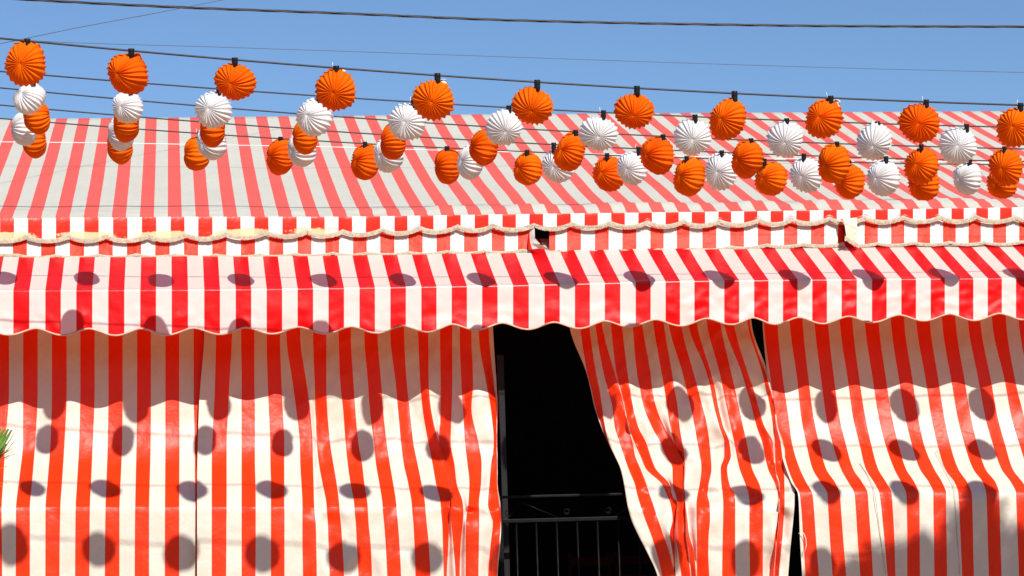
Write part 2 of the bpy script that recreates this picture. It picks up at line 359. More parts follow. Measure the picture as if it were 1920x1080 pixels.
def flap(name, quad_rows, ub, Yf, parent, mat, label, wear=None):
    """torn cloth given as rows of (x,y,Y) points; the stripe coordinate is read from column u"""
    R = np.array([[(x, y, Y) for x, y, Y, u in row] for row in quad_rows]); Uq = np.array([[u for *_, u in row] for row in quad_rows])
    nr, nc = R.shape[:2]; fi = np.linspace(0, nr-1, nr*4); fj = np.linspace(0, nc-1, nc*5)
    def res(A):
        B = np.stack([np.interp(fi, range(nr), A[:, j]) for j in range(nc)], 1)
        return np.stack([np.interp(fj, range(nc), B[i]) for i in range(len(fi))], 0)
    X, Yp, D, Uu = res(R[..., 0]), res(R[..., 1]), res(R[..., 2]), res(Uq)
    Pt = np.zeros(X.shape+(3,))
    for i in range(X.shape[0]):
        for j in range(X.shape[1]): Pt[i, j] = at(X[i, j], Yp[i, j], D[i, j])
    o = grid(name, Pt, mat, parent, Uu, Uu*0+np.linspace(0, 1, X.shape[0])[:, None], None if wear is None else np.full(Uu.shape, wear)); o['label'] = label
    return o
# loose end left of the black gap: hangs down and forward as a tail
flap('torn_flap', [[(991, 421, 14.29, 18.35), (996, 421, 14.27, 18.75), (1002, 421, 14.25, 18.98)],
                   [(991, 440, 14.25, 18.4), (998, 444, 14.20, 18.75), (1003, 446, 14.17, 18.98)],
                   [(991, 455, 14.21, 18.4), (1003, 457, 14.16, 18.75), (1014, 459, 14.13, 18.98)],
                   [(991, 467.5, 14.19, 18.4), (1012, 466, 14.16, 18.7), (1034, 470, 14.14, 18.98)]], b2, 0, tent, M['band2'], 'loose white tail of cloth beside the black gap')
# curled corner of the second tear, showing its worn inside and a red shaded backing
flap('torn_flap', [[(1572, 408, 14.30, 30.02), (1578, 409, 14.33, 30.2), (1584, 411, 14.36, 30.45)],
                   [(1570, 425, 14.28, 30.02), (1577, 428, 14.32, 30.2), (1584, 430, 14.40, 30.45)],
                   [(1571, 445, 14.25, 30.02), (1579, 448, 14.30, 30.2), (1587, 450, 14.40, 30.45)],
                   [(1571, 457, 14.22, 30.02), (1580, 459, 14.28, 30.2), (1590, 461, 14.38, 30.45)]], b2, 0, tent, M['band2'], 'dark red torn edge curling inwards')
f2 = flap('torn_flap', [[(1575, 411, 14.20, 30.47), (1592, 409, 14.21, 30.56), (1607, 408, 14.22, 30.72)],
                   [(1584, 423, 14.15, 30.50), (1597, 424, 14.18, 30.58), (1607, 425, 14.21, 30.72)],
                   [(1586, 437, 14.12, 30.52), (1598, 440, 14.16, 30.60), (1607, 441, 14.20, 30.72)],
                   [(1587, 446, 14.11, 30.52), (1600, 452, 14.15, 30.60), (1608, 457, 14.19, 30.72)]], b2, 0, tent, M['band'], 'torn frayed corner hanging open', wear=0.5)
fringe_obj('fringe', np.array([1584, 1590, 1596, 1602, 1610]), [443, 446, 450, 454, 458], np.array([14.10, 14.12, 14.13, 14.15, 14.18]), 8, f2, 9)

# interior gloom put into near-black colour: side walls, rear wall, boarded floor, eave beam
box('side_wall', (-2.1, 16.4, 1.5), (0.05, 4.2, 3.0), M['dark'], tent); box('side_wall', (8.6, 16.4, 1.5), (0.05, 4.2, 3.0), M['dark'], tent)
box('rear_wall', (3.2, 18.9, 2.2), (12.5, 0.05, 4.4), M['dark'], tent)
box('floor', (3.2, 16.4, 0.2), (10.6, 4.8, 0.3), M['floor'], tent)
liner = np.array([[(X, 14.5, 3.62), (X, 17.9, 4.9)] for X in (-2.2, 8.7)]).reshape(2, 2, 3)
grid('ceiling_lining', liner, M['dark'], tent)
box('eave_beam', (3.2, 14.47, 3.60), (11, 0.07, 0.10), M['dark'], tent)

# ------------------------------------------------------------------ awning
awn = empty('awning', (2.6, 13.72, 3.1), 'glossy red and white striped awning with wavy scalloped hem shading the tent front', 'awning')
PV = 0.2022; X0V = np.interp(0, [0, 1], [0, 1])
FX = [-300, 0, 400, 640, 960, 1280, 1500, 1700, 1920, 2200]; FYp = [545, 543, 541, 538, 533, 525, 522.5, 521, 519.5, 517]
lowx = [-83,17,117,217,313,413,510,610,707,803,893,990,1087,1180,1277,1372,1453,1543,1637,1733,1827,1920,2012]
lowy = [628,628,628.5,629,628,627,626,625.5,624.5,622.5,618.5,617.5,616,612.5,611,608.5,608,607,604.5,601.5,601,599.5,598]
def hem(x):
    lx = np.array(lowx, float); xs = min(max(x, lx[0]), lx[-1]-1e-6); k = int(np.searchsorted(lx, xs, side='right')-1); ph = (xs-lx[k])/(lx[k+1]-lx[k])
    yb = float(lin(x, lowx, lowy)); c = 0.5+0.5*math.cos(2*math.pi*ph)
    return yb - 12.5*(1-c**0.85)
xs = np.arange(-120, 2060, 3.0); uv_ = lin(xs, val, np.arange(len(val)))
YF = 13.72
rows = []; Ur = []; Vr = []
slope_rows = np.linspace(1, 0, 26)
fold_xyz = np.array([at(x, float(lin(x, FX, FYp)), YF) for x in xs])
for a in slope_rows:                                    # sloping cloth from the tent front down to the front bar
    Y = YF+0.012 + a*0.70; R = fold_xyz.copy(); R[:, 1] = Y
    R[:, 2] = fold_xyz[:, 2] + a*0.406 - 0.006*math.sin(math.pi*a)
    for j in range(len(xs)): R[j, 2] += 0.010*nz(R[j, 0], Y, 2, 2.2)*math.sin(math.pi*min(1, a*1.05)) + (0.002*nz(R[j, 0], Y*3, 5, 9))*math.sin(math.pi*min(1, a+.05))
    rows.append(R); Ur.append(uv_); Vr.append(np.full(len(xs), a))
for t in (0.25, 0.5, 0.75, 1.0):                        # rolled over the bar
    R = fold_xyz.copy(); R[:, 1] = YF+0.012*(1-math.sin(t*math.pi/2)); R[:, 2] -= 0.014*(1-math.cos(t*math.pi/2)); rows.append(R); Ur.append(uv_); Vr.append(np.full(len(xs), -t*0.02))
for a in np.linspace(0.04, 1, 26):                      # the hanging valance
    R = np.zeros((len(xs), 3))
    for j, x in enumerate(xs):
        y0 = float(lin(x, FX, FYp))+4; yb = hem(x); Y = YF - 0.012*a + a*(0.018*mnoise.noise(Vector((x*0.011, a*1.4, 4))) + 0.008*mnoise.noise(Vector((x*0.045, a*4, 8))))
        if x > 1250: Y += a*(1-a)*0.03*mnoise.noise(Vector((x*0.05, a*5, 18)))
        R[j] = at(x, y0+(yb-y0)*a, Y)
    rows.append(R); Ur.append(uv_); Vr.append(np.full(len(xs), -a))
A = np.array(rows); nS = len(slope_rows)+4
grid('canopy', A[:nS, ::-1], M['awn'], awn, np.array(Ur)[:nS, ::-1], np.array(Vr)[:nS, ::-1])
vo = grid('valance', A[nS-1:, ::-1], M['val'], awn, np.array(Ur)[nS-1:, ::-1], np.array(Vr)[nS-1:, ::-1])
tube('piping', [p+np.array((0, -0.002, 0.0)) for p in A[-1]], 0.0062, M['trim'], vo, 6)
tube('front_bar', [p+np.array((0, 0.022, -0.024)) for p in fold_xyz[::20]], 0.014, M['iron'], awn)
for px in (-60, 640, 1330, 2000):
    a = at(px, 541, 13.75); tube('support_arm', [(a[0], 13.75, a[2]-0.045), (a[0], 14.46, a[2]+0.30)], 0.012, M['iron'], awn)

# ------------------------------------------------------------------ curtains
YC = [(540, 14.29), (745, 14.25), (830, 14.20), (870, 14.12), (900, 13.98), (925, 13.87), (944, 13.80), (952, 13.775), (962, 13.77), (1080, 13.765), (1600, 13.76)]
def depth(y): return float(pchip([a for a, b in YC], [b for a, b in YC], y))
def curtain(name, data, u_edges, label, dY=0.0, wr=0.010, seed=1, amp=1.0, phase=1, crump=0.3, crump_x=-300):
    """data: rows (y, [pixel x of every stripe edge]); u_edges: stripe coordinate of every edge"""
    ys = [r[0] for r in data]; E_ = np.array([r[1] for r in data], float)
    yy = np.concatenate([np.linspace(ys[0], 940, 100), np.linspace(941, 966, 18), np.linspace(968, ys[-1], 60)])
    ne = E_.shape[1]
    # depth of the pleats from how much each stripe is narrowed
    O = np.zeros_like(E_)
    for i in range(len(ys)):
        sgn = phase
        for k in range(ne-1):
            full = abs(u_edges[k+1]-u_edges[k])*2*26.2; wd = abs(E_[i, k+1]-E_[i, k])
            dd = math.sqrt(max(0, full**2-wd**2)) if wd < 0.9*full else 0
            dd = min(dd, 24)/4000*14*amp
            s_ = -1 if O[i, k] > 0.004 else (1 if O[i, k] < -0.004 else sgn)
            O[i, k+1] = (O[i, k] + s_*dd*0.6)*(0.85 if dd else 0.5)
    Xc = np.stack([pchip(ys, E_[:, k], yy) for k in range(ne)], 1); Oc = np.stack([pchip(ys, O[:, k], yy) for k in range(ne)], 1)
    sub = 6; tt = np.concatenate([k+np.arange(sub)/sub for k in range(ne-1)]+[[ne-1]])
    Uc = np.interp(tt, range(ne), u_edges)
    Pt = np.zeros((len(yy), len(tt), 3)); U = np.zeros((len(yy), len(tt))); V = U.copy()
    for i, y in enumerate(yy):
        xr = np.interp(tt, range(ne), Xc[i]); orow = np.interp(tt, range(ne), Oc[i])
        orow = np.convolve(np.pad(orow, 2, mode='edge'), np.ones(5)/5, 'valid')
        k_ = 0.35+0.65*min(1, max(0, (y-640)/150))
        for j, x in enumerate(xr):
            d = depth(y) + dY + orow[j]*k_
            d += wr*mnoise.noise(Vector((x*0.012, y*0.009, seed))) + wr*0.6*mnoise.noise(Vector((x*0.03+y*0.012, y*0.022, seed+4)))
            if crump:                                    # crumpled, creased cloth
                e_ = crump*min(1, max(0, (x-crump_x)/60)); q = Vector((x*0.017+y*0.006, y*0.0105-x*0.004, seed*3))
                d += e_*(0.020*abs(mnoise.noise(q))+0.011*abs(mnoise.noise(q*2.3)))-e_*0.008
            c = abs(y-953)
            if c < 30: d += 0.009*mnoise.noise(Vector((x*0.035, 1, seed+2)))*(1-c/30)
            Pt[i, j] = at(x, y, d); U[i, j] = Uc[j]; V[i, j] = y/100
    o = grid(name, Pt, M['curt'], None, U, V)
    return tag(o, label, 'curtain', 'striped curtains hung along the tent front')
def expand(reds, left=None, right=None):
    r = []
    if left is not None: r.append(left)
    for a, b in reds: r += [a, b]
    if right is not None: r.append(right)
    return r
def px3(off, sc_, vals): return [off+v/sc_ for v in vals]
# A: plain hanging curtain at the left
At = [(-10,17),(43.3,70.7),(97.3,125),(150.5,177.5),(203.3,230),(257,283),(310,336),(363,388)]
Ab = [(-30,3),(30,56),(85.3,113),(141.7,168.5),(197.7,224),(253.3,279.5),(309.3,336),(366,384)]
A8 = [(-20,10),(43,66),(94.5,121),(148.5,174),(202,229),(256,282.5),(310,336.5),(365,384)]
A10 = [(-28,4),(29.5,56),(85,111.5),(140.7,167.5),(196.5,224),(252.5,279.5),(309,336),(366.5,384)]
ext = lambda R, n: [(R[0][0]-53.5*k, R[0][1]-53.5*k) for k in range(n, 0, -1)]+R
def rowA(R): return expand(ext(R, 4), R[0][0]-53.5*4-26)
uA = [-0.5]+[v for k in range(12) for v in (k, k+0.5)]; uA[-1] = 11.46
curtain('curtain', [(540, rowA(At)), (630, rowA(At)), (730, rowA(At)), (830, rowA(A8)), (900, rowA([(a+(c-a)*.55, b+(d-b)*.55) for (a, b), (c, d) in zip(A8, Ab)])), (955, rowA(Ab)), (1080, rowA(A10)), (1500, rowA([(a-1, b-1) for a, b in A10]))], uA,
        'straight hanging red and white curtain at the far left, ending at the seam', 0.012, seed=11)
# B: pleated curtain up to the doorway
def rowB(l, R, rgt): return expand(R, l, rgt)
Bd = [(540, rowB(384, [(406,436),(452,477),(500,525),(536,562),(587,611),(634,658),(682,707),(731,757),(781,802),(825,848),(862,884),(897,914)], 921)),
 (630, rowB(383, [(405,435),(452,477),(500,525),(537,563),(587,612),(635,658),(683,708),(732,758),(784,803),(825,848),(862,884),(898,917)], 925)),
 (720, rowB(376, [(403,430),(453,477),(502,528),(549,575),(590,612),(638,663),(690,715),(742,763),(788,804),(826,848),(865,887),(912,926)], 931)),
 (765, rowB(373, [(401,428),(453,478),(504,530),(555,581),(591,613.5),(643,666),(693,718),(746,768),(792,808),(826,847),(868,884),(920,931)], 933)),
 (830, rowB(371, [(398,425),(453,478),(506.5,533),(562,586),(594,619),(648,672),(701,725),(752,775),(803,823),(823,845),(872,897),(926,931)], 932.5)),
 (870, rowB(370, [(397,425),(453,478),(507,533),(563,587),(598,625),(652,679),(705,731),(757,783),(811,836),(836,852),(876.5,903),(921,932)], 932.8)),
 (905, rowB(369.5, [(397,425),(453,479),(508,533),(565,588),(604.5,631),(657,683),(711,737),(765,790),(817,842),(842,856),(880,902),(918,932)], 933)),
 (945, rowB(369.5, [(397,425),(453,479.5),(508,533),(567,589),(612,636),(664,689),(717,743),(772,797),(826,846),(846,868),(878,898),(915,936)], 938)),
 (960, rowB(369.5, [(397,425),(453,479.5),(508,533.5),(567,590),(613,637),(665,690),(718,744),(773,798),(827,843),(843.5,869),(875.5,898.5),(918,938)], 939)),
 (980, rowB(369.5, [(397,424.5),(453,479.5),(508,533.5),(567,592),(614.5,639),(667,691),(720,746),(775,800),(829,842.5),(846,868),(873.5,898.5),(924,938.5)], 940)),
 (1020, rowB(369.5, [(397,424.5),(453,479.5),(508,533.5),(567,593),(616,642),(669,695),(723,749),(777,804),(830.5,841),(849.5,864),(873,898),(920,936)], 938)),
 (1080, rowB(369.5, [(397,424),(453,479),(508,533.5),(568,594),(618,645),(672,697.5),(726,752),(779,807),(832,838),(854,862),(873,897),(915,932)], 933)),
 (1500, rowB(369.5, [(397,424),(453,479),(508,533),(568,594),(620,648),(676,702),(732,758),(786,812),(836,842),(856,866),(872,894),(908,922)], 926))]
uB = [-0.5]+[v for k in range(12) for v in (k, k+0.5)]+[11.62]
curtain('curtain', Bd, uB, 'crumpled red and white curtain left of the dark doorway, bunched at its door side', -0.03, seed=5, wr=0.012, amp=1.3, crump=1.5, crump_x=540)
# C: curtain drawn aside to the right of the doorway
def rC(l, R, r): return px3(1060, 4.32, expand(R, l, r))
Cd = [(540, rC(10, [(96,170),(215,262),(345,435),(515,590),(680,765),(805,900),(962,1030),(1110,1215),(1245,1330),(1445,1470)], 1480)),
 (612, rC(35, [(120,195),(245,300),(370,460),(545,625),(715,800),(840,940),(1000,1070),(1150,1260),(1290,1370),(1480,1500)], 1512)),
 (700, rC(172, [(178,250),(310,400),(415,505),(580,690),(780,865),(950,1040),(1145,1180),(1250,1345),(1430,1480),(1595,1622)], 1640)),
 (730, rC(205, [(212,277),(345,440),(447,525),(605,705),(803,885),(980,1075),(1178,1213),(1278,1375),(1468,1525),(1625,1660)], 1668)),
 (760, rC(232, [(240,296),(378,473),(478,547),(632,732),(822,908),(1012,1108),(1203,1237),(1303,1402),(1505,1560),(1655,1690)], 1697)),
 (800, rC(290, [(297,322),(400,508),(515,590),(700,800),(850,925),(1048,1150),(1248,1280),(1340,1440),(1550,1615),(1682,1712)], 1722)),
 (830, rC(342, [(343,352),(440,545),(560,655),(770,880),(882,948),(1070,1168),(1287,1330),(1368,1470),(1595,1680),(1694,1745)], 1765)),
 (855, rC(398, [(398,402),(475,566),(607,690),(815,930),(932,966),(1090,1178),(1287,1342),(1388,1490),(1617,1688),(1698,1758)], 1800)),
 (878, rC(443, [(443,446),(510,607),(650,730),(868,962),(964,972),(1102,1184),(1258,1310),(1410,1512),(1640,1692),(1702,1770)], 1822)),
 (910, rC(476, [(476,478),(565,660),(790,848),(870,958),(960,964),(1086,1160),(1265,1332),(1462,1575),(1703,1730),(1735,1775)], 1850)),
 (928, rC(488, [(488,490),(583,684),(822,866),(893,964),(966,970),(1070,1152),(1275,1372),(1485,1594),(1722,1732),(1736,1776)], 1857)),
 (945, rC(500, [(500,502),(605,710),(852,902),(907,968),(970,974),(1062,1168),(1279,1376),(1491,1600),(1726,1730),(1734,1776)], 1856)),
 (975, rC(535, [(535,537),(648,752),(870,890),(893,974),(977,990),(1062,1172),(1278,1376),(1490,1601),(1718,1724),(1728,1768)], 1846)),
 (1000, rC(582, [(582,584),(690,790),(845,880),(890,974),(978,1000),(1065,1162),(1275,1376),(1490,1600),(1700,1714),(1718,1762)], 1835)),
 (1035, rC(660, [(660,662),(738,842),(866,886),(912,992),(1000,1042),(1066,1158),(1272,1377),(1492,1600),(1680,1702),(1706,1748)], 1820)),
 (1080, rC(745, [(745,747),(785,885),(889,893),(940,1015),(1020,1060),(1066,1166),(1270,1380),(1495,1600),(1650,1688),(1692,1730)], 1805)),
 (1500, rC(1010, [(1010,1013),(1020,1060),(1063,1068),(1085,1130),(1136,1160),(1166,1240),(1290,1390),(1490,1590),(1620,1650),(1655,1690)], 1720))]
uC = [-0.16]+[v for k in range(10) for v in (k, k+0.5)]+[9.95]
curtain('curtain', Cd, uC, 'twisted red and white curtain pulled aside, right of the dark doorway', -0.055, seed=8, wr=0.014, amp=1.5, crump=2.0, crump_x=1000)
# D: broad curtain at the right
def rD(R, l): return expand([(l+1.5, l+24)] if False else R, l)
e5 = lambda R, n=5: R+[(R[-1][0]+48*k, R[-1][1]+48*k) for k in range(1, n)]
Dd = [(540, rD(e5([(1430,1455),(1477,1502),(1523,1549),(1571,1595),(1618,1644),(1667,1692),(1714,1740),(1763,1788),(1811,1835),(1857,1883),(1906,1931)]), 1427)),
 (610, rD(e5([(1432.7,1458),(1481,1505.5),(1527.5,1553),(1575,1599),(1622,1648),(1671,1696),(1718.5,1744),(1767,1792.5),(1815.6,1839),(1861,1887),(1910.6,1935)]), 1430)),
 (715, rD(e5([(1445.4,1468.6),(1495,1516.6),(1540,1564.5),(1590,1612),(1637,1662),(1686,1711.5),(1736,1760),(1784,1809),(1835,1858.5),(1884,1904),(1930,1955)]), 1440)),
 (780, rD(e5([(1454,1478),(1502,1525),(1549,1573.5),(1599,1622),(1647,1672),(1697,1721),(1746,1770),(1795,1820),(1847,1870),(1896,1920),(1944,1969)]), 1449)),
 (835, rD(e5([(1466,1486),(1512.4,1536.7),(1562,1586.5),(1612,1634),(1660.5,1685),(1710,1733),(1758,1782),(1809,1833),(1862,1885),(1912,1936),(1960,1985)]), 1461)),
 (880, rD(e5([(1478,1500),(1524,1549.4),(1577,1600),(1623.5,1646.7),(1677,1699),(1725,1752),(1772,1797),(1825,1848),(1878,1899),(1928,1952),(1977,2002)]), 1474)),
 (905, rD(e5([(1488,1512),(1539,1566),(1591,1617),(1639,1662),(1690,1715),(1742,1767),(1790,1814),(1843,1867),(1896,1918),(1946,1970),(1995,2020)]), 1484)),
 (925, rD(e5([(1499,1523),(1551,1575),(1602,1627),(1649,1672),(1699,1723),(1750,1774),(1797,1822),(1849,1873.5),(1905,1929),(1954,1978),(2002,2027)]), 1496)),
 (940, rD(e5([(1501,1525),(1552,1576),(1603.5,1628),(1651,1673),(1700,1724),(1750,1774),(1798,1823),(1850,1874),(1905.5,1930),(1954,1978),(2002,2027)]), 1497.5)),
 (1010, rD(e5([(1506,1530),(1556,1581),(1608,1633),(1658,1677),(1701,1724.5),(1751,1775),(1801,1824.5),(1852,1876),(1908,1932),(1956,1980),(2004,2029)]), 1500)),
 (1080, rD(e5([(1510,1535.5),(1561,1586.5),(1613,1637),(1664,1679),(1701,1725),(1752,1776),(1804,1826),(1854,1878),(1910.6,1935),(1958,1982),(2006,2031)]), 1504)),
 (1500, rD(e5([(1528,1553),(1580,1604),(1632,1655),(1684,1698),(1712,1738),(1760,1786),(1812,1838),(1864,1888),(1920,1945),(1968,1992),(2016,2041)]), 1522))]
# the bend in this curtain sits higher, at the gate rail near y = 912..925
uD = [-0.06]+[v for k in range(15) for v in (k, k+0.5)]
YC_keep = YC
YC = [(540, 14.29), (725, 14.25), (790, 14.21), (835, 14.14), (870, 14.02), (898, 13.87), (909, 13.825), (916, 13.80), (924, 13.775), (940, 13.768), (1080, 13.765), (1600, 13.76)]
curtD = curtain('curtain', Dd, uD, 'broad red and white curtain at the right, pushed out by a rail, tree shadow below', 0.0, seed=21, wr=0.009)
# seam lines of that curtain, their shadow put into the brown colour
def seam_pts(seq, dy): 
    return [at(x, y, depth(y)+dy) for x, y in seq]
for seq in ([(1612, 868), (1626, 890), (1637, 911), (1640, 925), (1645, 960), (1650, 1000), (1657, 1050), (1662, 1085)], [(1755, 845), (1772, 880), (1787, 905), (1790, 920), (1792, 960), (1794, 1000), (1798, 1050), (1800, 1085)]):
    pts = []
    for (a, b), (c, d) in zip(seq[:-1], seq[1:]): pts += [at(a+(c-a)*k/4, b+(d-b)*k/4, depth(b+(d-b)*k/4)-0.006) for k in range(4)]
    tube('seam_shadow_line', pts, 0.0020, M['seam_shade'], curtD, 6)
lo = [(1497, 1001), (1502, 997), (1507, 1000), (1511, 1010), (1512, 1022), (1508, 1036)]
tube('string_loop', [at(x, y, 13.735) for x, y in lo], 0.0022, M['rope'], curtD, 6)
YC = YC_keep

# ------------------------------------------------------------------ doorway: post and gate
p0, p1 = at(938, 668, 14.2), at(938, 1000, 14.2)
pm = empty('door_post', (p0[0], 14.2, 0.3), 'dark grey steel door post standing beside the bunched curtain edge', 'post')
box('upright', (p0[0], 14.2, (p0[2]+0.35)/2), (0.040, 0.04, p0[2]-0.35), M['post'], pm, 0.003)
box('cap_plate', (p0[0], 14.2, p0[2]+0.004), (0.046, 0.046, 0.008), M['post'], pm, 0.002)
gx0, gx1 = at(930, 930, 13.88)[0], at(1300, 930, 13.88)[0]
YG = 13.88
gate = empty('iron_gate', ((gx0+gx1)/2, YG, 0.35), 'black wrought iron gate with scrolls and thin bars across the dark doorway', 'gate')
zt = at(1050, 929.5, YG)[2]; zl = at(1050, 974.5, YG)[2]
box('top_rail', ((gx0+gx1)/2, YG, zt), (gx1-gx0, 0.03, 0.016), M['iron'], gate, 0.003)
box('middle_rail', ((gx0+gx1)/2, YG, zl), (gx1-gx0, 0.03, 0.024), M['iron'], gate, 0.003)
box('bottom_rail', ((gx0+gx1)/2, YG, 0.45), (gx1-gx0, 0.03, 0.024), M['iron'], gate, 0.003)
for k, px in enumerate((969, 1006.5, 1045, 1083.5, 1121.5, 1160, 1199, 1237, 1275)):
    a = at(px, 1020, YG); tube('bar', [(a[0], YG, 0.462), (a[0], YG, zl-0.0125)], 0.0068, M['iron'], gate, 8)
for (a, b), (c, d) in ((((965, 937), (1046, 970))), (((1150, 969), (1206, 937)))):
    tube('diagonal_bar', [at(a, b, YG-0.002), at(c, d, YG-0.002)], 0.004, M['iron'], gate, 6)
for cx, cy, r_ in ((954, 962, 8), (1062, 959, 6.5), (1140, 957, 6.5), (1222, 956, 6.5)):
    pts = []
    for k in range(34):
        t = k/33*2*math.pi*1.6; rr = r_*(1-0.55*k/33); pts.append(at(cx+rr*math.cos(t-1.3), cy+rr*math.sin(t-1.3), YG))
    tube('scroll', pts, 0.0026, M['iron'], gate, 6)
for px in (930, 1302):
    a = at(px, 1000, YG); box('gate_post', (a[0]+(0.03 if px < 1000 else 0), YG, (zt-0.02+0.35)/2), (0.034, 0.034, zt-0.02-0.35), M['iron'], gate, 0.003)
# handrail the curtains are draped over, on each side of the gate
for x0, x1, lab in ((-160, 926, 'black handrail under the curtains left of the gate'), (1306, 2150, 'black handrail under the curtains right of the gate')):
    a, b = at(x0, 955, 13.90)[0], at(x1, 940, 13.90)[0]
    hr = empty('handrail', ((a+b)/2, 13.9, 0.35), lab, 'railing')
    tube('rail', [(a, 13.9, zt-0.02), (b, 13.9, zt-0.02)], 0.018, M['iron'], hr)
    n = 4
    for k in range(n): tube('post', [(a+(b-a)*(k+0.5)/n, 13.9, 0.35), (a+(b-a)*(k+0.5)/n, 13.9, zt-0.038)], 0.014, M['iron'], hr)

# wooden chairs half lost in the dark
def chair(loc, rot, label):
    t = empty('wooden_chair', loc, label, 'chair', 'red chairs inside the dark tent')
    t.rotation_euler = (0, 0, rot)
    def part(nm, mk, mat):
        V, Fc = [], []
        for a in mk: tube_geo(a[0], a[1], 8, V, Fc)
        o = link(nm, mesh(nm, V, Fc), mat); o.parent = t; return o
    for sx in (-1, 1):
        part('leg', [([(0.2*sx, -0.2, 0), (0.2*sx, -0.2, 0.46)], 0.019)], M['chair'])
        part('leg', [([(0.19*sx, 0.2, 0), (0.19*sx, 0.2, 0.5), (0.2*sx, 0.24, 1.0)], 0.019)], M['chair'])
    bm = box_geo((0, 0, 0.46), (0.42, 0.42, 0.035), bev=0.012); me = bpy.data.meshes.new('seat'); bm.to_mesh(me); bm.free(); o = link('seat', me, M['wicker'], None, False); o.parent = t
    for z in (0.64, 0.78, 0.93):
        bm = box_geo((0, 0.205+(z-0.5)*0.07, z), (0.37, 0.014, 0.07), bev=0.005); me = bpy.data.meshes.new('back_slat'); bm.to_mesh(me); bm.free(); o = link('back_slat', me, M['chair'], None, False); o.parent = t
    for y_, z_ in ((-0.2, 0.2), (0.2, 0.24)): part('stretcher', [([(-0.19, y_, z_), (0.19, y_, z_)], 0.011)], M['chair'])
c1 = at(1092, 1015, 17.3); chair((c1[0], 17.3, 0.35), math.pi+0.15, 'dark red ladder back chair barely visible behind the middle of the iron gate')
c1 = at(1190, 1050, 17.6); chair((c1[0], 17.6, 0.35), math.pi-0.3, 'dark red ladder back chair in shadow beside the twisted curtain')

# ------------------------------------------------------------------ wires
def curve_px(pts, Yf, step=14, x0=-350, x1=2350):
    xs = [p[0] for p in pts]; ys = [p[1] for p in pts]
    c = np.polyfit(xs, ys, 2)
    q = np.arange(x0, x1, step); return [at(x, float(np.polyval(c, x)), Yf(x)) for x in q], c
W1 = [(0,72),(617,126),(990,153),(1280,170.5),(1547,183),(1910,197)]
W2 = [(0,134),(90,142),(278,156),(480,172),(670,184.5),(857,196),(1047,207),(1150,211),(1407,223),(1580,231),(1867,237)]
W3 = [(0,165),(205,184),(440,204),(640,218),(800,230),(983,242),(1163,252),(1340,261),(1513,267),(1680,273),(1843,277)]
W4 = [(0,197),(213,216),(430,232),(640,247),(793,257),(967,267),(1100,274),(1260,283),(1427,289),(1593,294),(1847,301)]
W5 = [(0,222),(200,238),(430,254),(640,266),(827,277),(1023,286),(1160,292),(1323,297),(1480,302),(1613,304.5),(1800,308)]
YW = {1: lambda x: 10.70, 2: lambda x: 11.37-0.02*x/960, 3: lambda x: 12.04-0.012*x/960, 4: lambda x: 12.36+0.085*x/960, 5: lambda x: 12.96+0.07*x/960}
WC = {}
names = {1: 'black festoon wire in front carrying the row of big orange lanterns', 2: 'black festoon wire carrying the front row of white lanterns',
         3: 'black festoon wire carrying the middle row of orange lanterns', 4: 'black festoon wire carrying the rear row of white lanterns', 5: 'hindmost black festoon wire carrying the row of small orange lanterns'}
for k, pts in ((1, W1), (2, W2), (3, W3), (4, W4), (5, W5)):
    p, c = curve_px(pts, lambda x, k=k: YW[k](x)-0.06); WC[k] = c
    tag(tube('festoon_wire', p, 0.0052 if k == 1 else 0.0042, M['cable'], None, 6), names[k], 'wire', 'wires carrying the paper lanterns')
# thick twisted cable across the top
hx = [(-300, -18), (0, -4), (65, 0), (320, 13), (640, 25), (960, 38), (1280, 45), (1600, 49), (1920, 50), (2300, 49)]
def smooth_px(pts, Y, step=10):
    q = np.arange(pts[0][0], pts[-1][0], step); y = pchip([a for a, b in pts], [b for a, b in pts], q)
    return [at(a, b, Y if not callable(Y) else Y(a)) for a, b in zip(q, y)]
core = smooth_px(hx, 13.32, 8); Vt, Ft = [], []
for s_ in range(3):
    pp = []
    for i, p in enumerate(core):
        t = i*0.26+s_*2*math.pi/3; pp.append(np.array(p)+np.array((0, math.cos(t), math.sin(t)))*0.0042)
    tube_geo(pp, 0.0050, 6, Vt, Ft)
tag(link('overhead_cable', mesh('overhead_cable', Vt, Ft), M['cable']), 'thick black twisted cable crossing the blue sky above all the lanterns', 'cable')
tag(tube('thin_wire', smooth_px([(-300, 48), (110, 79), (400, 88), (640, 96), (960, 107), (1280, 118), (1600, 128), (1920, 136), (2300, 146)], 13.05), 0.0019, M['thin'], None, 5), 'thin faint wire crossing the sky between the thick cable and the lanterns', 'wire')
tag(tube('thin_wire', [at(x, y, Y) for x, y, Y in ((-200, 121, 13.5), (0, 82, 14.2), (145, 52, 14.7), (290, 25, 15.2), (432, -3, 15.7), (900, -96, 17.3))], 0.0026, M['thin'], None, 5), 'thin wire slanting up through the top left corner of the sky', 'wire')
rp = smooth_px([(-200, 264), (0, 266), (190, 268), (420, 272), (640, 276), (760, 280), (960, 285), (1280, 293), (1600, 300), (2200, 311)], 15.9)
tag(tube('white_rope', rp, 0.0034, M['rope'], None, 6), 'thin white rope stretched across the striped roof', 'rope')

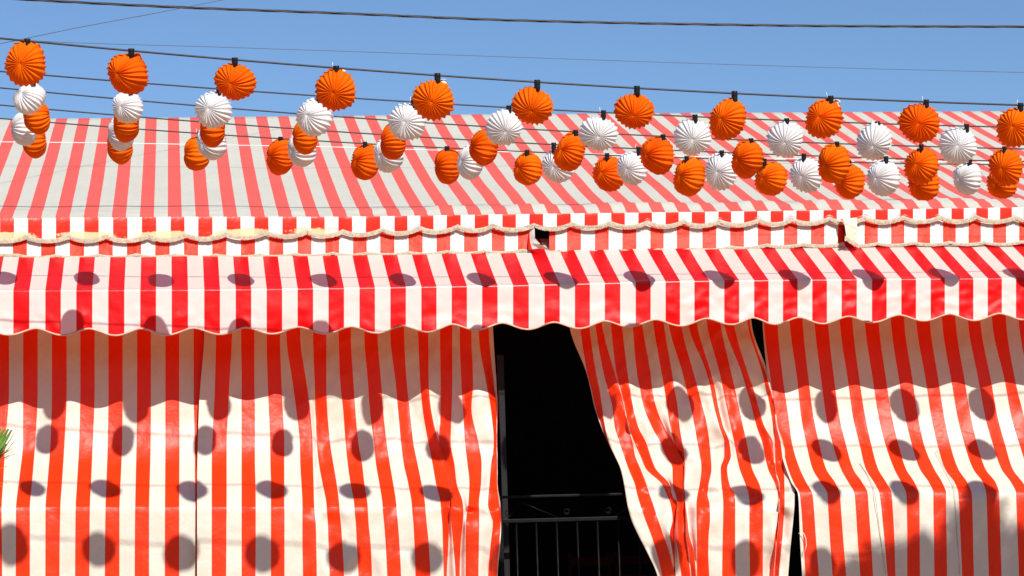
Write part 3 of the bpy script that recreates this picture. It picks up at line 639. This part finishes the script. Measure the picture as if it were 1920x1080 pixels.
# ------------------------------------------------------------------ lanterns
def globe_mesh(R, seed, axis, topdir, npl=23, ratio=0.75):
    """pleated accordion globe; axis = pole direction in world, topdir = where the lamp holder pierces it"""
    rg = np.random.default_rng(seed); rr = random.Random(seed)
    az_ = Vector(axis).normalized(); t_ = Vector(topdir); ax = (t_-az_*t_.dot(az_)).normalized(); ay = az_.cross(ax)
    per = 6; nph = npl*per; nth = 26
    ph = np.arange(nph)/nph*2*math.pi
    jit = 0.42*2*math.pi/npl*(rg.random(npl)-0.5); jit = np.interp(np.arange(nph)/per, np.append(np.arange(npl), npl), np.append(jit, jit[0]))
    amp_p = 0.75+0.5*rg.random(npl); amp_p = np.repeat(amp_p, per)
    saw = 1-2*np.abs((np.arange(nph) % per)/per-0.5)*2; saw = 2*((saw+1)/2)**1.5-1
    th = 0.05+(math.pi-0.10)*np.linspace(0, 1, nth)
    o1, o2, o3, o4 = (rr.uniform(0, 50) for _ in range(4))
    skew = rr.uniform(-0.25, 0.25); k2 = rr.uniform(-0.08, 0.08)
    V = []
    for i, t in enumerate(th):
        st, ct = math.sin(t), math.cos(t)
        rad_s = st**0.86
        for j in range(nph):
            p = ph[j]+jit[j]*st+skew*(1-st)*0.7
            a = 0.052*amp_p[j]*saw[j]*min(1, st*3.2)
            q = Vector((rad_s*math.cos(p), rad_s*math.sin(p), ct*ratio*(1+0.0)))
            dent = 0.105*mnoise.noise(q*1.25+Vector((o1, o2, o3)))+0.02*mnoise.noise(q*3.1+Vector((o4, o2, o1)))
            hp = abs(math.atan2(math.sin(p), math.cos(p)))            # angle from the top
            tear = math.exp(-(hp/0.16)**2)*math.exp(-((t-math.pi/2)/0.55)**2)
            pull = math.exp(-(hp/0.38)**2)*math.exp(-((t-math.pi/2)/0.7)**2)
            f_ = 1+a+dent+k2*math.cos(2*p)+0.05*pull-0.10*tear
            g_ = f_-a; nn = Vector((st*math.cos(p), st*math.sin(p), ct/ratio*0.8)).normalized()
            v_ = Vector((q.x*g_, q.y*g_, q.z*(1+dent*0.6)))+nn*a; V.append(tuple(v_*R))
    b = len(V)
    V += [(0, 0, R*ratio*0.90), (0, 0, -R*ratio*0.90)]
    Mx = Matrix((ax, ay, az_)).transposed()
    V = [Mx@Vector(v) for v in V]
    Fc = []
    for i in range(nth-1):
        for j in range(nph):
            k = (j+1) % nph; Fc.append((i*nph+j, (i+1)*nph+j, (i+1)*nph+k, i*nph+k))
    for j in range(nph):
        k = (j+1) % nph; Fc.append((b, j, k)); Fc.append((b+1, (nth-1)*nph+k, (nth-1)*nph+j))
    return mesh('paper_globe', V, Fc)
def socket_mesh(top, bot, r_):
    V, Fc = [], []; top = Vector(top); bot = Vector(bot); d = bot-top
    prof = [(0.0, 0.80), (0.02, 0.95), (0.06, 1.0), (0.42, 1.0), (0.45, 0.95), (0.48, 0.97), (0.80, 0.95), (0.84, 0.88), (1.0, 0.86)]
    tube_geo([top+d*a for a, b in prof], [r_*b for a, b in prof], 14, V, Fc)
    return mesh('lamp_holder', V, Fc)
ROWDESC = {0: 'orange', 1: 'front orange row', 2: 'front white row', 3: 'middle orange row', 4: 'rear white row', 5: 'rearmost orange row'}
def ordn(n): return ['first', 'second', 'third', 'fourth', 'fifth', 'sixth', 'seventh', 'eighth', 'ninth', 'tenth', 'eleventh', 'twelfth', 'thirteenth', 'fourteenth'][n]
def lantern(row, cx, cy, h, ox, oy, sx, label, group, seed, extra=None, width=None):
    Yl = YW[row](cx) if row else 8.8
    c = np.array(at(cx, cy, Yl)) if row else np.array(cx)      # row 0 gives a world point
    dist = float((c-np.array((0, 0, CZ)))@fw)
    R = h/2/F*dist*0.965
    s_ = min(0.97, math.hypot(ox, oy)/0.86); n_ = math.hypot(ox, oy) or 1
    axis = rt*(ox/n_*s_) - ut*(oy/n_*s_) - fw*math.sqrt(1-s_*s_)
    if row:
        wy = float(np.polyval(WC[row], sx)); st = np.array(at(sx, wy-4.5*10.6/Yl, Yl-0.06)); sb = np.array(at(sx+0.6, max(wy+13*10.6/Yl, cy-h*0.37), Yl-0.05))
    else: st = c+np.array((0, 0, R+0.05)); sb = c+np.array((0, 0, R*0.85))
    col = 'orange' if row in (0, 1, 3, 5) else 'white'
    e = empty('paper_lantern', tuple(st), label, 'lantern', group)
    me = globe_mesh(R, seed, axis, Vector(sb-c), ratio=0.76 if row == 1 else 0.70); me.transform(Matrix.Translation(Vector(c)))
    g = link('paper_globe', me, M[col], e)
    link('lamp_holder', socket_mesh(st, sb, 0.0163 if row == 1 else 0.0150), M['socket'], e)
    rr = random.Random(seed*3+1)
    if row and (extra == 'tie' or rr.random() < 0.35):           # tail of the cable tie
        p = np.array(at(sx-5.0, float(np.polyval(WC[row], sx-5)), Yl-0.06)); 
        tube('cable_tie', [p+rt*0.004-ut*0.012, p+ut*0.0, p+ut*0.012-rt*0.003, p+ut*0.028-rt*rr.uniform(-0.004, 0.008)], 0.0016, M['rope'], e, 5)
    if extra in ('bulb',):
        bm = bmesh.new(); bmesh.ops.create_uvsphere(bm, u_segments=18, v_segments=12, radius=0.021); q = np.array(at(sx+11, cy-h*0.40, Yl-0.02))
        for v in bm.verts: v.co = Vector((v.co.x*1.05, v.co.y, v.co.z*0.95))+Vector(q)
        me = bpy.data.meshes.new('bulb'); bm.to_mesh(me); bm.free(); link('light_bulb', me, M['bulb'], e)
    if extra in ('flap', 'wflap'):
        side = 1; pts = []
        base = [(3, -2), (9, -4.5), (15, -4), (19, -1)]; low = [(4, 9), (9, 8), (14, 9), (17, 12)]
        top_y = cy-h*0.43
        P_ = np.zeros((4, 4, 3))
        for i in range(4):
            for j in range(4):
                a = i/3; x = sx+base[j][0]*(1-a)+low[j][0]*a; y = top_y+(base[j][1]*(1-a)+low[j][1]*a)+rr.uniform(-1, 1)
                P_[i, j] = at(x, y, Yl-0.03-0.02*math.sin(j)+0.012*rr.random())
        grid('paper_flap', P_, M['white' if extra == 'wflap' else 'orange'], e)
    return e
R1 = [(49,120,83,-.13,.07,51,'flap'),(240,138,81,-.45,.07,246,'flap'),(441,153,76,-.18,.2,440,None),(629,168,80,-.05,.25,630,'wflap'),(813,187,80,-.08,.19,820,'bulb'),(999,199,76,-.06,.36,1007,None),
      (1188,208,72,-.04,.36,1194,None),(1365,223,76,-.48,.02,1377,None),(1545,223,76,-.42,-.08,1557,'wflap'),(1723,231,77,-.17,.07,1736,'tie'),(1905,240,77,-.37,-.05,1913,None)]
R2 = [(55,185,64,-.42,-.4,62,None),(239,201,62,-.38,0,245,None),(400,205,72,-.2,0,410,None),(590,220,73,-.42,-.1,598,None),(763,228,74,-.14,.05,775,'tie'),(945,239,71,.12,.33,954,None),(1122,250,71,0,.27,1131,'tie'),
      (1298,257,71,-.02,.22,1303,None),(1472,261,72,-.1,.28,1475,None),(1638,266,71,-.17,.32,1645,None),(1797,273,73,-.2,.05,1812,None)]
R3 = [(69,219,67,-.95,.15,74,None),(237,233,66,-.95,0,240,None),(399,242,66,-.95,0,405,None),(572,257,65,-.92,0,578,None),(737,265,66,-.85,0,744,None),(907,275,70,-.8,-.1,915,None),(1069,285,69,-.66,-.15,1079,None),
      (1232,291,74,-.68,0,1243,None),(1401,298,71,-.72,0,1408,None),(1563,307,72,-.66,.1,1569,None),(1728,311,70,-.5,-.1,1727,None),(1886,314,70,-.46,.1,1883,None)]
R4 = [(46,241,67,-.8,0,50,None),(227,250,66,-.8,.05,232,None),(397,268,66,-.6,.1,403,None),(566,279,67,-.7,.1,571,None),(729,289,68,-.6,.1,738,None),(883,303,64,-.72,-.1,892,None),(1048,311,66,-.42,.1,1038,None),
      (1186,315,63,-.48,.08,1197,None),(1354,321,69,-.4,.07,1353,None),(1512,328,68,-.45,.12,1507,None),(1656,334,68,-.62,0,1661,None),(1814,334,62,-.75,0,1818,None)]
R5 = [(64,264,64,-.95,.15,68,None),(225,274,66,-.95,.1,230,None),(369,289,66,-.85,0,374,None),(526,294,66,-.72,0,526,None),(686,303,67,-.7,-.1,684,None),(839,311,66,-.8,0,838,None),(990,317,65,-.72,-.1,988,None),
      (1143,326,69,-.58,-.1,1138,None),(1293,331,71,-.7,-.05,1287,None),(1445,335,67,-.66,-.05,1433,None),(1592,339,66,-.7,.05,1592,None),(1732,345,66,-.7,.1,1733,None),(1879,343,62,-.7,.1,1880,None)]
bgd = {1: ['against the open sky']*6+['above the roof edge', 'crossing the roof edge', 'crossing the roof edge', 'crossing the roof edge', 'cut by the frame edge']}
size = {1: 'big orange', 2: 'white', 3: 'orange', 4: 'white', 5: 'small orange'}
feat = {(1, 0): 'with a loose orange flap', (1, 1): 'with a loose orange flap', (1, 3): 'with a white paper flap', (1, 4): 'with its white bulb showing', (1, 8): 'with a white paper flap'}
place1 = ['at the left edge', 'second from left', 'third from left', 'fourth from left', 'fifth from left', 'sixth from left', 'fifth from right', 'fourth from right', 'third from right', 'second from right', 'at the right edge']
for row, RR in ((1, R1), (2, R2), (3, R3), (4, R4), (5, R5)):
    n = len(RR); grp = {1: 'big orange lanterns on the front wire', 2: 'white lanterns on the second wire', 3: 'orange lanterns on the third wire', 4: 'white lanterns on the fourth wire', 5: 'orange lanterns on the hindmost wire'}[row]
    for i, (cx, cy, h, ox, oy, sx, ex) in enumerate(RR):
        pos = ('leftmost' if i == 0 else 'rightmost' if i == n-1 else (ordn(i)+' from left' if i < n/2 else ordn(n-1-i)+' from right'))
        lab = f"{size[row]} pleated paper lantern, {pos} in the {ROWDESC[row]}"
        if (row, i) in feat: lab = f"{size[row]} pleated lantern, {pos} in {ROWDESC[row]}"
        if (row, i) in feat: lab += ', '+feat[(row, i)]
        lantern(row, cx, cy, h, ox, oy, sx, lab, grp, row*40+i+3, ex)
    # the wires go on past both ends of the picture
    sp = (RR[-1][0]-RR[-5][0])/4; spl = (RR[4][0]-RR[0][0])/4
    for k in (1, 2, 3):
        x = RR[-1][0]+sp*k; dy_ = RR[-2][1]-float(np.polyval(WC[row], RR[-2][0]))
        lantern(row, x, float(np.polyval(WC[row], x))+dy_, 68, -.4, .1, x+8, ('orange' if row % 2 else 'white')+' paper lantern on the '+ROWDESC[row]+' beyond the right end of the view', grp, row*40+20+k)
    x = RR[0][0]-spl; dy_ = RR[1][1]-float(np.polyval(WC[row], RR[1][0]))
    lantern(row, x, float(np.polyval(WC[row], x))+dy_, 68, -.8, .1, x+6, ('orange' if row % 2 else 'white')+' paper lantern on the '+ROWDESC[row]+' beyond the left end of the view', grp, row*40+30)
# ------------------------------------------------------------------ palm whose leaf tip enters at the left edge
pb = at(-330, 1000, 12.4)
palm = empty('potted_palm', (pb[0], 12.4, 0), 'green palm whose frond tip reaches in at the left edge in front of the curtain', 'plant')
V, Fc = [], []
tube_geo([(pb[0], 12.4, 0), (pb[0], 12.4, 0.05), (pb[0], 12.4, 0.36), (pb[0], 12.4, 0.40)], [0.17, 0.18, 0.24, 0.25], 20, V, Fc); link('pot', mesh('pot', V, Fc), M['clay'], palm)
tube('trunk', [(pb[0], 12.4, 0.38), (pb[0]+0.02, 12.4, 0.9), (pb[0], 12.41, 1.45)], [0.06, 0.05, 0.045], M['bark'], palm, 10)
def frond(pts, ll, seed, n=26):
    rg = random.Random(seed); P_ = [Vector(p) for p in pts]; V, Fc = [], []
    def pos(t):
        k = min(int(t*(len(P_)-1)), len(P_)-2); f_ = t*(len(P_)-1)-k; return P_[k].lerp(P_[k+1], f_), (P_[k+1]-P_[k]).normalized()
    tube_geo([pos(i/12)[0] for i in range(13)], [0.008*(1-i/16) for i in range(13)], 5, V, Fc)
    for i in range(n):
        t = 0.18+0.82*i/(n-1); p, d = pos(t); side = d.cross(Vector((0, 0, 1))).normalized()
        for s_ in (-1, 1):
            dr = (side*s_*(0.75-0.5*t)+d*(0.6+0.5*t)+Vector((0, 0, rg.uniform(-0.25, 0.1)))).normalized(); ln = ll*(1-0.45*t)*rg.uniform(0.85, 1.1); nrm = dr.cross(Vector((0, 0, 1))).normalized()
            wd = 0.011; b = len(V)
            for q, ww in ((0, 0.4), (0.35, 1), (0.75, 0.7), (1, 0.08)):
                c_ = p+dr*ln*q+Vector((0, 0, -0.10*ln*q*q)); V.append(c_+nrm*wd*ww); V.append(c_-nrm*wd*ww+Vector((0, 0, 0.003)))
            for q in range(3): Fc.append((b+2*q, b+2*q+1, b+2*q+3, b+2*q+2))
    return link('frond', mesh('frond', V, Fc), M['frond'], palm)
tipA = at(-60, 905, 12.2); tipB = at(-2, 850, 12.15); top = (pb[0], 12.41, 1.45)
mid = at(-190, 930, 12.3)
frond([top, mid, tipA, at(-22, 868, 12.17)], 0.33, 1, 30)
V, Fc = [], []                                        # the folded end of that frond, the only piece inside the picture
for k, (xa, ya, xb, yb, wd) in enumerate(((-58, 925, 22, 806, 5.5), (-62, 915, 16, 804, 6.5), (-66, 905, 9, 803, 6.5), (-70, 895, 2, 803, 6.0), (-54, 930, 12, 832, 5.0), (-50, 935, 5, 846, 4.5), (-48, 915, 27, 812, 1.6), (-50, 905, 30, 824, 1.0))):
    for q in range(9):
        t = q/8; x = xa+(xb-xa)*t; y = ya+(yb-ya)*t+5*math.sin(math.pi*t); ww = wd*(0.55+0.45*math.sin(math.pi*min(1, t*0.62)))*(1 if t < 0.97 else 0.45)
        V.append(at(x-ww*0.5, y-ww*0.25, 12.17+0.006*k)); V.append(at(x, y, 12.158+0.006*k)); V.append(at(x+ww*0.5, y+ww*0.25, 12.17+0.006*k))
        if q:
            b = len(V)-6; Fc += [(b, b+1, b+4, b+3), (b+1, b+2, b+5, b+4)]
link('leaf_blades', mesh('leaf_blades', V, Fc), M['frond'], palm)
for k in range(13):
    a = 2*math.pi*k/13+0.9
    if abs(math.sin(a)) < 2 and math.cos(a) > 0.82: continue
    L_ = random.uniform(0.55, 0.75)
    if math.cos(a) > 0.2: L_ *= 0.6
    frond([top, (top[0]+math.cos(a)*L_*0.4, top[1]+math.sin(a)*L_*0.4, top[2]+0.35), (top[0]+math.cos(a)*L_*0.8, top[1]+math.sin(a)*L_*0.8, top[2]+0.32), (top[0]+math.cos(a)*L_*1.1, top[1]+math.sin(a)*L_*1.1, top[2]+0.05)], 0.3, 20+k, 20)

# ------------------------------------------------------------------ street tree whose crown shades the lower right of the curtain
def up_sun(px, py, dist):
    s_ = np.array(at(px, py, 13.77)); return s_+np.array((TAZ*dist, -dist, TEL*dist))
base = up_sun(1850, 1300, 6.5)
tree = empty('street_tree', (base[0]+0.5, base[1], 0), 'leafy street tree standing outside the view, shading the lower right curtain', 'tree')
tx, ty = base[0]+0.5, base[1]
V, Fc = [], []
tube_geo([(tx, ty, 0), (tx+0.03, ty, 0.9), (tx-0.02, ty+0.03, 3.0), (tx, ty, 4.6)], [0.15, 0.11, 0.09, 0.05], 12, V, Fc)
trg = random.Random(4)
clumps = []
outline = [(1500, 1085), (1560, 1078), (1610, 1062), (1645, 1042), (1668, 1030), (1695, 1015), (1725, 1010), (1750, 1022), (1778, 1030), (1804, 955), (1818, 916), (1842, 922), (1858, 955), (1876, 990), (1898, 1030), (1915, 1000), (1960, 980), (2040, 985), (2120, 1010), (2220, 1060)]
for x in range(1530, 2240, 24):
    yt = float(np.interp(x, [a for a, b in outline], [b for a, b in outline]))
    y = yt+14
    while y < 1560-abs(x-1880)*0.9:
        clumps.append((up_sun(x+trg.uniform(-10, 10), y+trg.uniform(-5, 5), 6.5+trg.uniform(-0.9, 0.9)), 0.075 if y < yt+40 else 0.13)); y += 24 if y < yt+40 else 40
for c_, r_ in clumps[::9]: tube_geo([(tx, ty, 3.2+trg.uniform(0, 1.0)), ((tx+c_[0])/2, (ty+c_[1])/2, (3.7+c_[2])/2-0.05), tuple(c_)], [0.035, 0.02, 0.006], 5, V, Fc)
link('trunk', mesh('trunk', V, Fc), M['bark'], tree)
V, Fc = [], []
for c_, r_ in clumps:
    for k in range(trg.choice((16, 28, 36, 42)) if r_ < 0.1 else trg.choice((32, 44, 52))):
        d = Vector((trg.gauss(0, 1), trg.gauss(0, 1), trg.gauss(0, 1)))*r_*0.6; p = Vector(c_)+d
        a = Vector((trg.gauss(0, 1), trg.gauss(0, 1), trg.gauss(0, 1))).normalized(); b_ = a.orthogonal().normalized(); l_ = trg.uniform(0.04, 0.065); q = len(V)
        V += [p-a*l_, p+b_*l_*0.45, p+a*l_, p-b_*l_*0.45]; Fc.append((q, q+1, q+2, q+3))
link('crown', mesh('crown', V, Fc), M['leaf'], tree, False)
